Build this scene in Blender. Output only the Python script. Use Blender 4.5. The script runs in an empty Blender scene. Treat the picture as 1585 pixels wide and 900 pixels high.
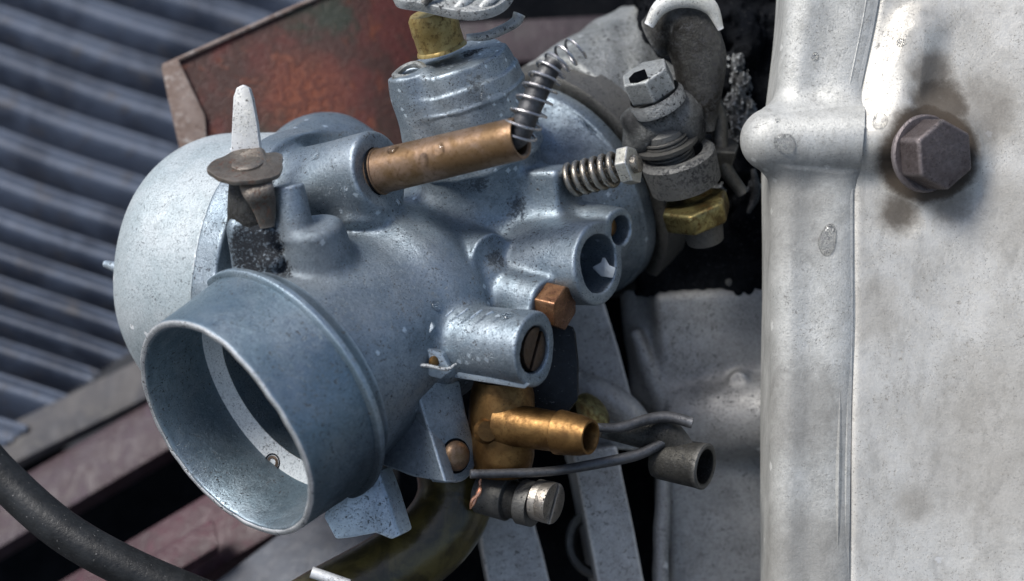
import bpy, bmesh, math, random
import numpy as np
from mathutils import Matrix, Vector

random.seed(7); rng = np.random.default_rng(7)
scene = bpy.context.scene
col = scene.collection

# ------------------------------------------------------------------ camera
S = 0.00012                       # metres per modelling unit (the carburettor is about 10 cm long)
D = 3750.0                        # camera distance in units (0.45 m)
PITCH = math.radians(34)
REF = Vector((0, 0, 0.45))        # where the frame origin stands in the world
cp, sp = math.cos(PITCH), math.sin(PITCH)
FR = np.array([[1, 0, 0], [0, sp, -cp], [0, cp, sp]])       # frame axes -> world axes

cam = bpy.data.cameras.new('camera')
cam.sensor_width = 36
cam.lens = 36 / (2 * (792.5 / D))
cam.clip_start = 0.01; cam.clip_end = 200
cam.dof.use_dof = True
cam.dof.focus_distance = (D + 30) * S
cam.dof.aperture_fstop = 11
cam_o = bpy.data.objects.new('camera', cam); col.objects.link(cam_o)
R4 = Matrix(FR.tolist()).to_4x4()
cam_o.matrix_world = Matrix.Translation(REF) @ R4 @ Matrix.Translation((0, 0, D * S))
scene.camera = cam_o

# ------------------------------------------------------------------ light
SUN_EL, SUN_AZ = math.radians(58), math.radians(-100)        # azimuth measured from +Y (behind the carburettor) towards +X
world = bpy.data.worlds.new('World'); scene.world = world; world.use_nodes = True
wn = world.node_tree.nodes; wl = world.node_tree.links
bgn = wn['Background']; sky = wn.new('ShaderNodeTexSky')
sky.sky_type = 'NISHITA'; sky.sun_disc = False
sky.sun_elevation = SUN_EL; sky.sun_rotation = SUN_AZ
sky.air_density = 1.0; sky.dust_density = 2.5; sky.ozone_density = 1.6
wl.new(sky.outputs[0], bgn.inputs[0]); bgn.inputs[1].default_value = 0.052
sun = bpy.data.lights.new('sun', 'SUN'); sun.energy = 1.5; sun.angle = math.radians(22); sun.color = (1, .98, .95)
sun_o = bpy.data.objects.new('sun', sun); col.objects.link(sun_o)
sd = Vector((math.sin(SUN_AZ) * math.cos(SUN_EL), math.cos(SUN_AZ) * math.cos(SUN_EL), math.sin(SUN_EL)))
sun_o.rotation_euler = sd.to_track_quat('Z', 'Y').to_euler()
scene.view_settings.view_transform = 'Standard'; scene.view_settings.look = 'None'
scene.view_settings.exposure = 1.32; scene.view_settings.gamma = 1.0
scene.view_settings.use_curve_mapping = False
scene.render.engine = 'CYCLES'

# ------------------------------------------------------------------ helpers: frame maths
def P(px, py, z=0.0):
    """point at depth z (units, towards the camera) standing at that place of the photograph"""
    k = (D - z) / D
    return np.array([(px - 792.5) * k, -(py - 450) * k, z], float)
def nrm(v):
    v = np.array(v, float); return v / np.linalg.norm(v)
A = nrm((0.662, 0.482, -0.574))      # throat axis, mouth -> engine
B = nrm((0.83, -0.09, 0.55))         # screws' axis
Cc = nrm((-0.20, 0.86, 0.46))        # up through the slide chamber
def to_world(v):
    v = np.atleast_2d(np.asarray(v, float))
    return (v * S) @ FR.T + np.array(REF)
def basis(ax, hint=(0, 0, 1)):
    ax = nrm(ax); h = np.array(hint, float)
    if abs(ax @ nrm(h)) > .95: h = np.array((0, 1, 0.))
    u = nrm(np.cross(h, ax)); v = np.cross(ax, u)
    return u, v, ax

# ------------------------------------------------------------------ helpers: objects
def tag(o, label=None, cat=None, group=None, kind=None):
    if label: o['label'] = label
    if cat: o['category'] = cat
    if group: o['group'] = group
    if kind: o['kind'] = kind
    return o
ORIGIN = {}
def thing(name, base, label, cat, group=None, kind=None):
    o = bpy.data.objects.new(name, None); col.objects.link(o)
    o.empty_display_size = .01
    w = to_world(base)[0]; o.location = w; ORIGIN[o] = w
    return tag(o, label, cat, group, kind)
def mesh(name, V, F, mat, parent=None, sharp=38, base=None, label=None):
    W = to_world(V)
    if parent is not None: org = ORIGIN[parent]
    elif base is not None: org = to_world(base)[0]
    else: org = W.mean(0)
    me = bpy.data.meshes.new(name)
    me.from_pydata((W - org).tolist(), [], [tuple(int(i) for i in f) for f in F]) if not isinstance(F, np.ndarray) else fast(me, W - org, F)
    me.materials.append(mat)
    me.polygons.foreach_set('use_smooth', [sharp > 0] * len(me.polygons))
    if 0 < sharp < 180: me.set_sharp_from_angle(angle=math.radians(sharp))
    me.update()
    o = bpy.data.objects.new(name, me); col.objects.link(o)
    if parent is not None: o.parent = parent; ORIGIN[o] = org
    else: o.location = org; ORIGIN[o] = org
    if label: o['label'] = label
    return o
def fast(me, W, F):
    n = len(F); me.vertices.add(len(W)); me.vertices.foreach_set('co', W.astype(np.float32).ravel())
    me.loops.add(n * 4); me.loops.foreach_set('vertex_index', F.astype(np.int32).ravel())
    me.polygons.add(n); me.polygons.foreach_set('loop_start', np.arange(0, 4 * n, 4, dtype=np.int32))
    me.polygons.foreach_set('loop_total', np.full(n, 4, np.int32)); me.update(calc_edges=True)
class MB:
    def __init__(s): s.V = []; s.F = []
    def add(s, V, F):
        k = len(s.V); s.V += [list(v) for v in V]; s.F += [tuple(i + k for i in f) for f in F]; return s
def lathe_g(p0, ax, prof, n=48, wob=None, closed=False, hint=(0, 0, 1)):
    """prof: (t, r); r = 0 gives a pole"""
    u, v, a = basis(ax, hint); V = []; F = []; rings = []
    for (t, r) in prof:
        if r <= 1e-6:
            rings.append([len(V)]); V.append(p0 + a * t)
        else:
            ring = []
            for i in range(n):
                th = 2 * math.pi * i / n; rr = r; tt = t
                if wob: rr, tt = wob(th, t, r)
                ring.append(len(V)); V.append(p0 + a * tt + rr * (math.cos(th) * u + math.sin(th) * v))
            rings.append(ring)
    m = len(rings)
    for k in range(m if closed else m - 1):
        r0, r1 = rings[k], rings[(k + 1) % m]
        if len(r0) == 1 and len(r1) == 1: continue
        for i in range(n):
            j = (i + 1) % n
            if len(r0) == 1: F.append((r0[0], r1[j], r1[i]))
            elif len(r1) == 1: F.append((r0[i], r0[j], r1[0]))
            else: F.append((r0[i], r0[j], r1[j], r1[i]))
    return V, F
def bez(pts, n=10):
    pts = [np.array(p, float) for p in pts]; P0 = [2 * pts[0] - pts[1]] + pts + [2 * pts[-1] - pts[-2]]
    out = []
    for i in range(1, len(P0) - 2):
        a, b, c, d = P0[i - 1:i + 3]
        for k in range(n):
            t = k / n
            out.append(.5 * (2 * b + (c - a) * t + (2 * a - 5 * b + 4 * c - d) * t * t + (3 * b - a - 3 * c + d) * t ** 3))
    out.append(pts[-1]); return out
def tube_g(path, r, n=10, cap=True, flat=None):
    """r: number or list along the path; flat=(a,b): elliptical section factors"""
    path = [np.array(p, float) for p in path]; m = len(path)
    rs = [r] * m if np.isscalar(r) else list(np.interp(np.linspace(0, 1, m), np.linspace(0, 1, len(r)), r))
    V = []; F = []; u = None
    for i, p in enumerate(path):
        t = nrm(path[min(i + 1, m - 1)] - path[max(i - 1, 0)])
        if u is None: u, v, _ = basis(t)
        else:
            u = nrm(u - (u @ t) * t); v = np.cross(t, u)
        for k in range(n):
            th = 2 * math.pi * k / n
            fa, fb = flat or (1, 1)
            V.append(p + rs[i] * (fa * math.cos(th) * u + fb * math.sin(th) * v))
    for i in range(m - 1):
        for k in range(n):
            j = (k + 1) % n
            F.append((i * n + k, i * n + j, (i + 1) * n + j, (i + 1) * n + k))
    if cap:
        F.append(tuple(range(n))[::-1]); F.append(tuple((m - 1) * n + k for k in range(n)))
    return V, F
def helix(p0, p1, R, turns, per=18, R1=None, ph=0.0):
    p0 = np.array(p0, float); p1 = np.array(p1, float); u, v, a = basis(p1 - p0); N = int(turns * per)
    return [p0 + (p1 - p0) * i / N + (R + ((R1 or R) - R) * i / N) * (math.cos(ph + 2 * math.pi * i / per) * u + math.sin(ph + 2 * math.pi * i / per) * v) for i in range(N + 1)]
def helix_path(path, R, turns, per=18):
    m = len(path); N = int(turns * per); out = []; u = None
    Rs = R if not np.isscalar(R) else [R, R]
    for i in range(N + 1):
        s = i / N * (m - 1); k = min(int(s), m - 2); f = s - k
        p = path[k] * (1 - f) + path[k + 1] * f; t = nrm(path[k + 1] - path[k])
        if u is None: u, v, _ = basis(t)
        else: u = nrm(u - (u @ t) * t); v = np.cross(t, u)
        r = np.interp(i / N, np.linspace(0, 1, len(Rs)), Rs)
        out.append(p + r * (math.cos(2 * math.pi * i / per) * u + math.sin(2 * math.pi * i / per) * v))
    return out
def bev(V, F, w, seg=2, ang=30):
    bm = bmesh.new(); vs = [bm.verts.new(v) for v in V]
    for f in F:
        try: bm.faces.new([vs[i] for i in f])
        except ValueError: pass
    bmesh.ops.recalc_face_normals(bm, faces=bm.faces[:])
    es = [e for e in bm.edges if len(e.link_faces) == 2 and e.calc_face_angle(0) > math.radians(ang)]
    if w > 0: bmesh.ops.bevel(bm, geom=es, offset=w, segments=seg, profile=.6, affect='EDGES', clamp_overlap=True)
    bm.verts.index_update()
    Vo = [tuple(v.co) for v in bm.verts]; Fo = [tuple(v.index for v in f.verts) for f in bm.faces]; bm.free()
    return Vo, Fo
def prism_g(pts, depth, w=2.0, seg=2):
    """pts: 3-D outline (planar), extruded by vector depth, bevelled"""
    pts = [np.array(p, float) for p in pts]; n = len(pts); d = np.array(depth, float)
    V = pts + [p + d for p in pts]
    F = [tuple(range(n))[::-1], tuple(range(n, 2 * n))] + [(i, (i + 1) % n, n + (i + 1) % n, n + i) for i in range(n)]
    return bev(V, F, w, seg)
def hex_g(p0, ax, r, L, w=2.0, rot=0.0, chamfer=.12, hint=(0, 0, 1), n=6):
    u, v, a = basis(ax, hint)
    ring = lambda t, rr: [p0 + a * t + rr * (math.cos(rot + 2 * math.pi * i / n) * u + math.sin(rot + 2 * math.pi * i / n) * v) for i in range(n)]
    V = ring(0, r) + ring(L, r)
    F = [tuple(range(n))[::-1], tuple(range(n, 2 * n))] + [(i, (i + 1) % n, n + (i + 1) % n, n + i) for i in range(n)]
    return bev(V, F, w, 3)
def box_g(c, ux, uy, uz, w=3.0, seg=2):
    """box centred at c with half-extent vectors"""
    c = np.array(c, float); q = [(-1, -1), (1, -1), (1, 1), (-1, 1)]
    return prism_g([c + a * np.array(ux) + b * np.array(uy) - np.array(uz) for a, b in q], 2 * np.array(uz, float), w, seg)

# ------------------------------------------------------------------ helpers: smooth castings by signed distance
class Field:
    """distance field on a grid; castings are blended with fillets and meshed by surface nets"""
    def __init__(s, lo, hi, h):
        s.lo = np.array(lo, float); s.h = h
        s.n = np.ceil((np.array(hi, float) - s.lo) / h).astype(int) + 1
        s.d = np.full(s.n, 1e3, np.float32)
    def _blk(s, c0, c1, pad):
        i0 = np.maximum(0, ((np.array(c0) - pad - s.lo) / s.h).astype(int)); i1 = np.minimum(s.n, ((np.array(c1) + pad - s.lo) / s.h).astype(int) + 2)
        ax = [(s.lo[k] + s.h * np.arange(i0[k], i1[k])).astype(np.float32) for k in range(3)]
        X, Y, Z = np.meshgrid(*ax, indexing='ij', sparse=True)
        return tuple(slice(i0[k], i1[k]) for k in range(3)), X, Y, Z
    def op(s, fn, box, k, mode='add'):
        pad = k + 14 if mode == 'add' else k + 4
        sl, X, Y, Z = s._blk(box[0], box[1], pad)
        if any(q.stop <= q.start for q in sl): return s
        n = fn(X, Y, Z).astype(np.float32); d = s.d[sl]
        if mode == 'add':
            if k > 0: h = np.maximum(k - np.abs(d - n), 0) / k; r = np.minimum(d, n) - h * h * k * .25
            else: r = np.minimum(d, n)
        else:
            if k > 0: h = np.maximum(k - np.abs(d + n), 0) / k; r = np.maximum(d, -n) + h * h * k * .25
            else: r = np.maximum(d, -n)
        s.d[sl] = r; return s
    # primitives
    def cone(s, p0, p1, r0, r1, k=10, rd=3, mode='add'):
        p0 = np.array(p0, float); p1 = np.array(p1, float); L = np.linalg.norm(p1 - p0); a = (p1 - p0) / L
        R = max(r0, r1)
        e = np.sqrt(np.maximum(0, 1 - a * a)) * R
        box = (np.minimum(p0 - e, p1 - e), np.maximum(p0 + e, p1 + e)); sl = (r1 - r0) / L; cs = 1 / math.sqrt(1 + sl * sl)
        def fn(X, Y, Z):
            x = X - p0[0]; y = Y - p0[1]; z = Z - p0[2]
            t = x * a[0] + y * a[1] + z * a[2]
            q = np.sqrt(np.maximum(x * x + y * y + z * z - t * t, 0))
            dr = (q - (r0 + sl * t)) * cs + rd; dt = np.abs(t - L / 2) - L / 2 + rd
            return np.minimum(np.maximum(dr, dt), 0) + np.sqrt(np.maximum(dr, 0) ** 2 + np.maximum(dt, 0) ** 2) - rd
        return s.op(fn, box, k, mode)
    def ell(s, c, r, k=10, M=None, mode='add'):
        c = np.array(c, float); r = np.array([r] * 3 if np.isscalar(r) else r, float); M = np.eye(3) if M is None else np.array(M)
        R = r.max(); box = (c - R, c + R)
        def fn(X, Y, Z):
            x = X - c[0]; y = Y - c[1]; z = Z - c[2]
            q = [(x * M[i][0] + y * M[i][1] + z * M[i][2]) for i in range(3)]
            k0 = np.sqrt(sum((q[i] / r[i]) ** 2 for i in range(3))); k1 = np.sqrt(sum((q[i] / r[i] ** 2) ** 2 for i in range(3)))
            return k0 * (k0 - 1) / np.maximum(k1, 1e-6)
        return s.op(fn, box, k, mode)
    def box(s, c, hx, M=None, k=8, rd=6, mode='add'):
        c = np.array(c, float); M = np.eye(3) if M is None else np.array(M); hx = np.array(hx, float)
        e = np.abs(M.T) @ hx; box = (c - e, c + e)
        def fn(X, Y, Z):
            x = X - c[0]; y = Y - c[1]; z = Z - c[2]
            q = [np.abs(x * M[i][0] + y * M[i][1] + z * M[i][2]) - hx[i] + rd for i in range(3)]
            return np.sqrt(sum(np.maximum(w, 0) ** 2 for w in q)) + np.minimum(np.maximum(q[0], np.maximum(q[1], q[2])), 0) - rd
        return s.op(fn, box, k, mode)
    def caps(s, p0, p1, r0, r1=None, k=10, mode='add'):
        r1 = r0 if r1 is None else r1
        p0 = np.array(p0, float); p1 = np.array(p1, float); L2 = ((p1 - p0) ** 2).sum(); R = max(r0, r1)
        box = (np.minimum(p0, p1) - R, np.maximum(p0, p1) + R); dv = p1 - p0
        def fn(X, Y, Z):
            x = X - p0[0]; y = Y - p0[1]; z = Z - p0[2]
            t = np.clip((x * dv[0] + y * dv[1] + z * dv[2]) / L2, 0, 1)
            return np.sqrt((x - t * dv[0]) ** 2 + (y - t * dv[1]) ** 2 + (z - t * dv[2]) ** 2) - (r0 + (r1 - r0) * t)
        return s.op(fn, box, k, mode)
    def warp(s, amp, scale, seed=0):
        """slow unevenness of a sand or die casting"""
        r = np.random.default_rng(seed)
        ax = [(s.lo[k] + s.h * np.arange(s.n[k])).astype(np.float32) for k in range(3)]
        X, Y, Z = np.meshgrid(*ax, indexing='ij', sparse=True); w = 0
        for i in range(7):
            v = r.normal(size=3); v = v / np.linalg.norm(v) * (2 * math.pi / scale) * r.uniform(.6, 1.7)
            w = w + np.sin(X * v[0] + Y * v[1] + Z * v[2] + r.uniform(0, 6)).astype(np.float32)
        s.d += (w * (amp / 3)).astype(np.float32); return s
    def build(s):
        d = s.d; sg = d < 0; n = s.n
        cnt = np.zeros(n - 1, np.int8); acc = np.zeros(tuple(n - 1) + (3,), np.float32)
        def sub(ix): return tuple(slice(i, i + m) for i, m in zip(ix, n - 1))
        mixed = np.zeros(n - 1, bool); base = sg[sub((0, 0, 0))]
        for ix in [(0, 0, 1), (0, 1, 0), (0, 1, 1), (1, 0, 0), (1, 0, 1), (1, 1, 0), (1, 1, 1)]: mixed |= sg[sub(ix)] != base
        cell = np.argwhere(mixed); idx = np.full(n - 1, -1, np.int64); idx[mixed] = np.arange(len(cell))
        c = {}
        for ix in np.ndindex(2, 2, 2): c[ix] = d[cell[:, 0] + ix[0], cell[:, 1] + ix[1], cell[:, 2] + ix[2]]
        pos = np.zeros((len(cell), 3)); num = np.zeros(len(cell))
        for a in range(3):
            for b0 in (0, 1):
                for b1 in (0, 1):
                    i0 = [b0, b1]; i0.insert(a, 0); i1 = [b0, b1]; i1.insert(a, 1)
                    f0 = c[tuple(i0)]; f1 = c[tuple(i1)]; m = (f0 < 0) != (f1 < 0)
                    t = np.where(m, f0 / np.where(m, f0 - f1, 1), 0)
                    p = np.tile(np.array(i0, float), (len(cell), 1)); p[:, a] = t
                    pos += p * m[:, None]; num += m
        V = s.lo + s.h * (cell + pos / num[:, None])
        Fs = []
        for a in range(3):
            sl0 = [slice(1, m - 1) for m in n]; sl0[a] = slice(0, n[a] - 1); sl1 = list(sl0); sl1[a] = slice(1, n[a])
            s0 = sg[tuple(sl0)]; s1 = sg[tuple(sl1)]
            e = np.argwhere(s0 != s1)
            off = [1, 1, 1]; off[a] = 0; e = e + off; fl = s0[s0 != s1]
            b, cx = (a + 1) % 3, (a + 2) % 3
            q = []
            for (ob, oc) in ((0, 0), (-1, 0), (-1, -1), (0, -1)):
                w = e.copy(); w[:, b] += ob; w[:, cx] += oc; q.append(idx[w[:, 0], w[:, 1], w[:, 2]])
            q = np.stack(q, 1); q[~fl] = q[~fl][:, ::-1]; Fs.append(q)
        return V, np.concatenate(Fs)

# ------------------------------------------------------------------ materials
class NT:
    def __init__(s, name):
        s.m = bpy.data.materials.new(name); s.m.use_nodes = True; s.t = s.m.node_tree; s.n = s.t.nodes; s.l = s.t.links
        s.b = s.n['Principled BSDF']
        tc = s.n.new('ShaderNodeTexCoord'); s.obj = tc.outputs['Object']
        g = s.n.new('ShaderNodeNewGeometry'); s.pos = g.outputs['Position']
        mp = s.n.new('ShaderNodeVectorMath'); mp.operation = 'SCALE'; s.l.new(s.obj, mp.inputs[0]); mp.inputs['Scale'].default_value = 1 / (S * 100)
        s.u = mp.outputs[0]                    # one texture unit = 100 modelling units
    def put(s, v, sock):
        if hasattr(v, 'is_output') or isinstance(v, bpy.types.NodeSocket): s.l.new(v, sock)
        else:
            if isinstance(v, (tuple, list)) and len(v) == 3 and sock.type == 'RGBA': v = (*v, 1)
            sock.default_value = v
    def noise(s, scale, detail=4, rough=.55, dist=0, vec=None):
        n = s.n.new('ShaderNodeTexNoise'); s.l.new(vec or s.u, n.inputs['Vector']); n.inputs['Scale'].default_value = scale
        n.inputs['Detail'].default_value = detail; n.inputs['Roughness'].default_value = rough; n.inputs['Distortion'].default_value = dist
        return n.outputs['Fac']
    def voro(s, scale, feature='F1'):
        n = s.n.new('ShaderNodeTexVoronoi'); s.l.new(s.u, n.inputs['Vector']); n.inputs['Scale'].default_value = scale; n.feature = feature
        return n.outputs['Distance']
    def rng(s, v, a, b, c=0.0, d=1.0, smooth=True):
        n = s.n.new('ShaderNodeMapRange'); s.l.new(v, n.inputs[0])
        if smooth: n.interpolation_type = 'SMOOTHSTEP'
        for i, x in enumerate((a, b, c, d)): n.inputs[i + 1].default_value = x
        return n.outputs[0]
    def mul(s, a, b, op='MULTIPLY'):
        n = s.n.new('ShaderNodeMath'); n.operation = op; n.use_clamp = op in ('MULTIPLY', 'MAXIMUM')
        s.put(a, n.inputs[0]); s.put(b, n.inputs[1]); return n.outputs[0]
    def mix(s, f, a, b):
        n = s.n.new('ShaderNodeMix'); n.data_type = 'RGBA'; s.put(f, n.inputs[0]); s.put(a, n.inputs[6]); s.put(b, n.inputs[7]); return n.outputs[2]
    def near(s, p, r0, r1):
        """1 within r0 units of point p, falling to 0 at r1 (a stain or shade patch that stays on the thing)"""
        n = s.n.new('ShaderNodeVectorMath'); n.operation = 'DISTANCE'; s.l.new(s.pos, n.inputs[0]); n.inputs[1].default_value = tuple(to_world(p)[0])
        return s.rng(n.outputs['Value'], r0 * S, r1 * S, 1, 0)
    def bump(s, h, dist, strength=1.0, prev=None):
        n = s.n.new('ShaderNodeBump'); s.l.new(h, n.inputs['Height']); n.inputs['Distance'].default_value = dist * S; n.inputs['Strength'].default_value = strength
        if prev is not None: s.l.new(prev, n.inputs['Normal'])
        return n.outputs[0]
    def out(s, colr, rough, metal, nor=None, **k):
        s.put(colr, s.b.inputs['Base Color']); s.put(rough, s.b.inputs['Roughness']); s.put(metal, s.b.inputs['Metallic'])
        if nor is not None: s.l.new(nor, s.b.inputs['Normal'])
        for a, b in k.items(): s.put(b, s.b.inputs[a.replace('_', ' ')])
        return s.m

def cast(name, c0, c1, dirt=(.02, .02, .022), rough=(.38, .6), metal=.75, speck=.5, stains=(), grain=1.0, speck_scale=6.5, blot=.35, white=0.0, dark_noise=.585, soft=(), pale=(), edge=.7, streak=0, sp=.5, mott=.42):
    """cast metal: two-tone clouding, small dark pits and specks, oxide bloom, shaped grime stains, some of them painted shade"""
    t = NT(name)
    n1 = t.noise(1.1, 5, .6, .4); n2 = t.noise(5, 7, .7); n3 = t.noise(30, 4, .7)
    c = t.mix(t.rng(n1, .35, .65), c0, c1)
    c = t.mix(t.mul(t.rng(n2, .45, .72), blot), c, tuple(x * .5 for x in c0))
    c = t.mix(t.mul(t.rng(n3, .50, .64), mott), c, tuple(x * .45 for x in c0))           # fine mottling of the cast skin
    c = t.mix(t.mul(t.rng(n3, .46, .34), .25), c, tuple(min(1, x * 1.5) for x in c1))
    if white > 0: c = t.mix(t.mul(t.rng(t.noise(3.3, 6, .7, .6), .55, .78), white), c, (.75, .77, .78))
    if streak:
        vm = t.n.new('ShaderNodeVectorMath'); vm.operation = 'MULTIPLY'; t.l.new(t.u, vm.inputs[0]); vm.inputs[1].default_value = (1, 1, .12)
        c = t.mix(t.mul(t.rng(t.noise(3.5, 7, .7, 0, vm.outputs[0]), .48, .66), streak), c, tuple(x * .62 for x in c1))
    pt = t.n.new('ShaderNodeNewGeometry').outputs['Pointiness']
    c = t.mix(t.mul(t.rng(t.mul(pt, t.mul(t.noise(15, 4, .7), .05), 'ADD'), .545, .60), edge), c, tuple(min(1, x * 1.9 + .05) for x in c1))   # edges rubbed bare
    for (p, r0, r1) in pale:
        c = t.mix(t.mul(t.rng(t.mul(t.noise(9, 5, .7), t.near(p, r0, r1), 'ADD'), 1.0, 1.25), .6), c, (.72, .76, .78))
    sp_n = t.noise(speck_scale * 2.2, 5, .75); clus = t.noise(1.7, 4, .65)
    sp = t.mul(t.rng(sp_n, dark_noise, dark_noise + .05), t.rng(clus, .40, .58)); sp = t.mul(sp, min(1, speck * 1.7))
    fine = t.mul(t.rng(t.noise(42, 2, .6), .62, .68), t.mul(t.rng(t.noise(3.1, 4, .6), .40, .55), min(1, speck * 1.8)))
    m = t.mul(sp, fine, 'MAXIMUM')
    for (p, r0, r1, amt) in stains:
        rr = t.near(p, r0, r1); nn = t.rng(t.mul(t.noise(17, 6, .8), t.mul(rr, .5), 'ADD'), .86, .99)
        m = t.mul(m, t.mul(nn, amt), 'MAXIMUM')
    for (p, r0, r1, amt) in soft:
        rr = t.near(p, r0, r1); nn = t.rng(t.mul(t.mul(t.noise(4, 8, .75), .8), rr, 'ADD'), .50, 1.25)
        m = t.mul(m, t.mul(nn, amt), 'MAXIMUM')
    c = t.mix(m, c, dirt)
    r = t.rng(n2, .3, .7, rough[0], rough[1]); r2 = t.n.new('ShaderNodeMix'); r2.data_type = 'FLOAT'
    t.l.new(m, r2.inputs[0]); t.l.new(r, r2.inputs[2]); r2.inputs[3].default_value = .75
    met = t.rng(m, 0, 1, metal, .1, False)
    h = t.bump(n3, 1.6, .4 * grain); h = t.bump(n2, 4.5, .25 * grain, h); h = t.bump(t.rng(m, 0, 1, 1, 0, False), 1.6, .6, h)
    return t.out(c, r2.outputs[0], met, h, Specular_IOR_Level=sp)

BLUE0, BLUE1 = (.24, .295, .34), (.33, .38, .42)
choke_c = P(400, 400, 60)
M_body = cast('cast_zinc', BLUE0, BLUE1, mott=.3, metal=.8, rough=(.38, .58), speck=.85, blot=.5, white=.13, pale=[(P(655, 500, 5), 5, 48), (P(725, 460, -30), 5, 45), (P(640, 560, 20), 5, 40), (P(455, 330, 70), 0, 45)], soft=[(P(470, 400, 70), 20, 110, .4), (P(600, 660, -20), 10, 150, .6), (P(560, 470, 10), 0, 110, .35), (P(700, 310, -100), 0, 90, .4), (P(900, 250, -150), 0, 110, .35), (P(520, 250, -60), 0, 70, .35)], stains=[(P(398, 385, 75), 30, 85, .95), (P(440, 425, 60), 15, 75, .9), (P(500, 460, 60), 0, 60, .8), (P(590, 190, -160), 10, 60, .9), (P(766, 402, -36), 0, 52, .75), (P(800, 320, -100), 0, 60, .6), (P(740, 285, -60), 0, 50, .6)])  # the broad low soft patch darkens the body round the pivot bracket
M_bowl = cast('cast_zinc_bowl', (.42, .48, .50), (.52, .565, .58), speck=.35, blot=.25, rough=(.5, .66), metal=.4)
M_bell = cast('cast_zinc_bell', (.19, .26, .31), (.27, .33, .375), mott=.3, metal=.85, rough=(.34, .54), speck=.6, soft=[(P(560, 730, 50), 20, 190, .75), (P(600, 640, 0), 0, 120, .5)], stains=[(P(305, 590, 20), 20, 60, .9), (P(430, 800, 60), 25, 75, .5), (P(420, 425, 0), 10, 60, .7)], blot=.3)  # soft patches mix brown dirt with shade painted on the lower right
M_seat = cast('pale_cast_step', (.72, .75, .74), (.80, .81, .79), metal=.1, speck=.4, rough=(.5, .65), blot=.2)
M_gask = cast('brown_gasket', (.20, .17, .14), (.28, .26, .24), metal=0)
M_cap = cast('cast_zinc_cap', (.27, .32, .36), (.38, .43, .46), speck=.7, stains=[(P(628, 80, -60), 8, 34, .95), (P(735, 78, -80), 10, 50, .9), (P(600, 195, -30), 5, 50, .8), (P(740, 130, 10), 0, 60, .7), (P(660, 95, -30), 0, 40, .7)])
M_flange = cast('grey_silver_flange', (.58, .58, .55), (.46, .46, .435), mott=.2, dirt=(.07, .06, .05), rough=(.46, .6), metal=.4, speck=.3, blot=.4, edge=.5, streak=.4, dark_noise=.60, soft=[(P(1200, 330, 0), 0, 170, .4), (P(1250, 880, 0), 0, 200, .4), (P(1235, 640, 30), 0, 150, .45), (P(1300, 250, 10), 0, 80, .3)])
M_rsteel = cast('rust_flecked_steel', (.24, .215, .185), (.14, .12, .10), dirt=(.10, .04, .018), rough=(.28, .5), metal=.75, speck=1, blot=.7, dark_noise=.54, grain=2)
M_lug = cast('greasy_clamp_casting', (.15, .155, .15), (.26, .265, .26), rough=(.3, .55), metal=.6, speck=1, blot=.8, dark_noise=.53, grain=3, soft=[(P(1040, 240, -150), 10, 90, .95), (P(1075, 190, -160), 0, 70, .95), (P(975, 190, -130), 0, 45, .8)])
M_rim = cast('bare_worn_rim', (.42, .46, .48), (.55, .58, .59), speck=1.0, dark_noise=.54, rough=(.35, .5))
M_zinc = cast('zinc_boss', (.36, .42, .46), (.46, .51, .54), speck=.45, rough=(.32, .5), white=.4, stains=[(P(765, 395, -80), 8, 45, .8)])
M_steel = cast('worn_steel', (.17, .145, .12), (.27, .25, .22), rough=(.28, .5), metal=.85, speck=.6, blot=.6)
M_pale_steel = cast('pale_plated_steel', (.72, .72, .68), (.62, .61, .55), rough=(.45, .6), metal=.45, speck=.5, blot=.25)
M_grime = cast('grimy_casting', (.028, .026, .023), (.10, .10, .095), rough=(.4, .7), metal=.5, speck=1, blot=.6, dark_noise=.5, grain=2)
M_darkm = cast('dark_oily_metal', (.032, .031, .028), (.07, .068, .062), rough=(.3, .55), metal=.6, speck=.7, grain=1.5)
M_black = cast('black_oil_and_shade', (.006, .007, .009), (.013, .014, .016), rough=(.5, .8), metal=0, speck=.2, grain=2.5, sp=.15, edge=0)  # near-black base puts the shade of the gaps into the colour
M_clamp = cast('galvanised_clamp', (.28, .29, .28), (.40, .41, .40), rough=(.38, .58), metal=.6, speck=.9, blot=.5, white=.35, dark_noise=.56, grain=2, soft=[(P(1040, 240, -150), 10, 90, .95), (P(1075, 190, -160), 0, 60, .8), (P(900, 160, -330), 0, 90, .5), (P(985, 40, -250), 10, 80, .9)])  # among the grime, one soft patch paints shade on the neck's front face
M_wire = cast('spring_wire', (.22, .21, .21), (.34, .33, .33), rough=(.22, .4), metal=1, speck=.3)
M_rod = cast('dark_rod', (.06, .06, .062), (.11, .11, .112), rough=(.35, .5), metal=.7, speck=.4)
M_oldspring = cast('oily_spring_steel', (.11, .10, .09), (.2, .18, .15), rough=(.2, .4), metal=.9, speck=.4)
M_nut = cast('weathered_nut', (.50, .48, .40), (.62, .60, .50), rough=(.35, .5), metal=.7, speck=.8)
M_bolt = cast('corroded_bolt', (.082, .064, .062), (.14, .12, .118), rough=(.3, .5), metal=.6, speck=.5, blot=.5, grain=2)
M_rib = cast('crankcase_grey', (.36, .355, .345), (.45, .445, .43), rough=(.45, .65), metal=.5, speck=.5, blot=.3, stains=[(P(1150, 590, -150), 20, 90, .6), (P(880, 620, -200), 10, 60, .5)])
bolt_c = P(1440, 240, 60)
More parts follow.
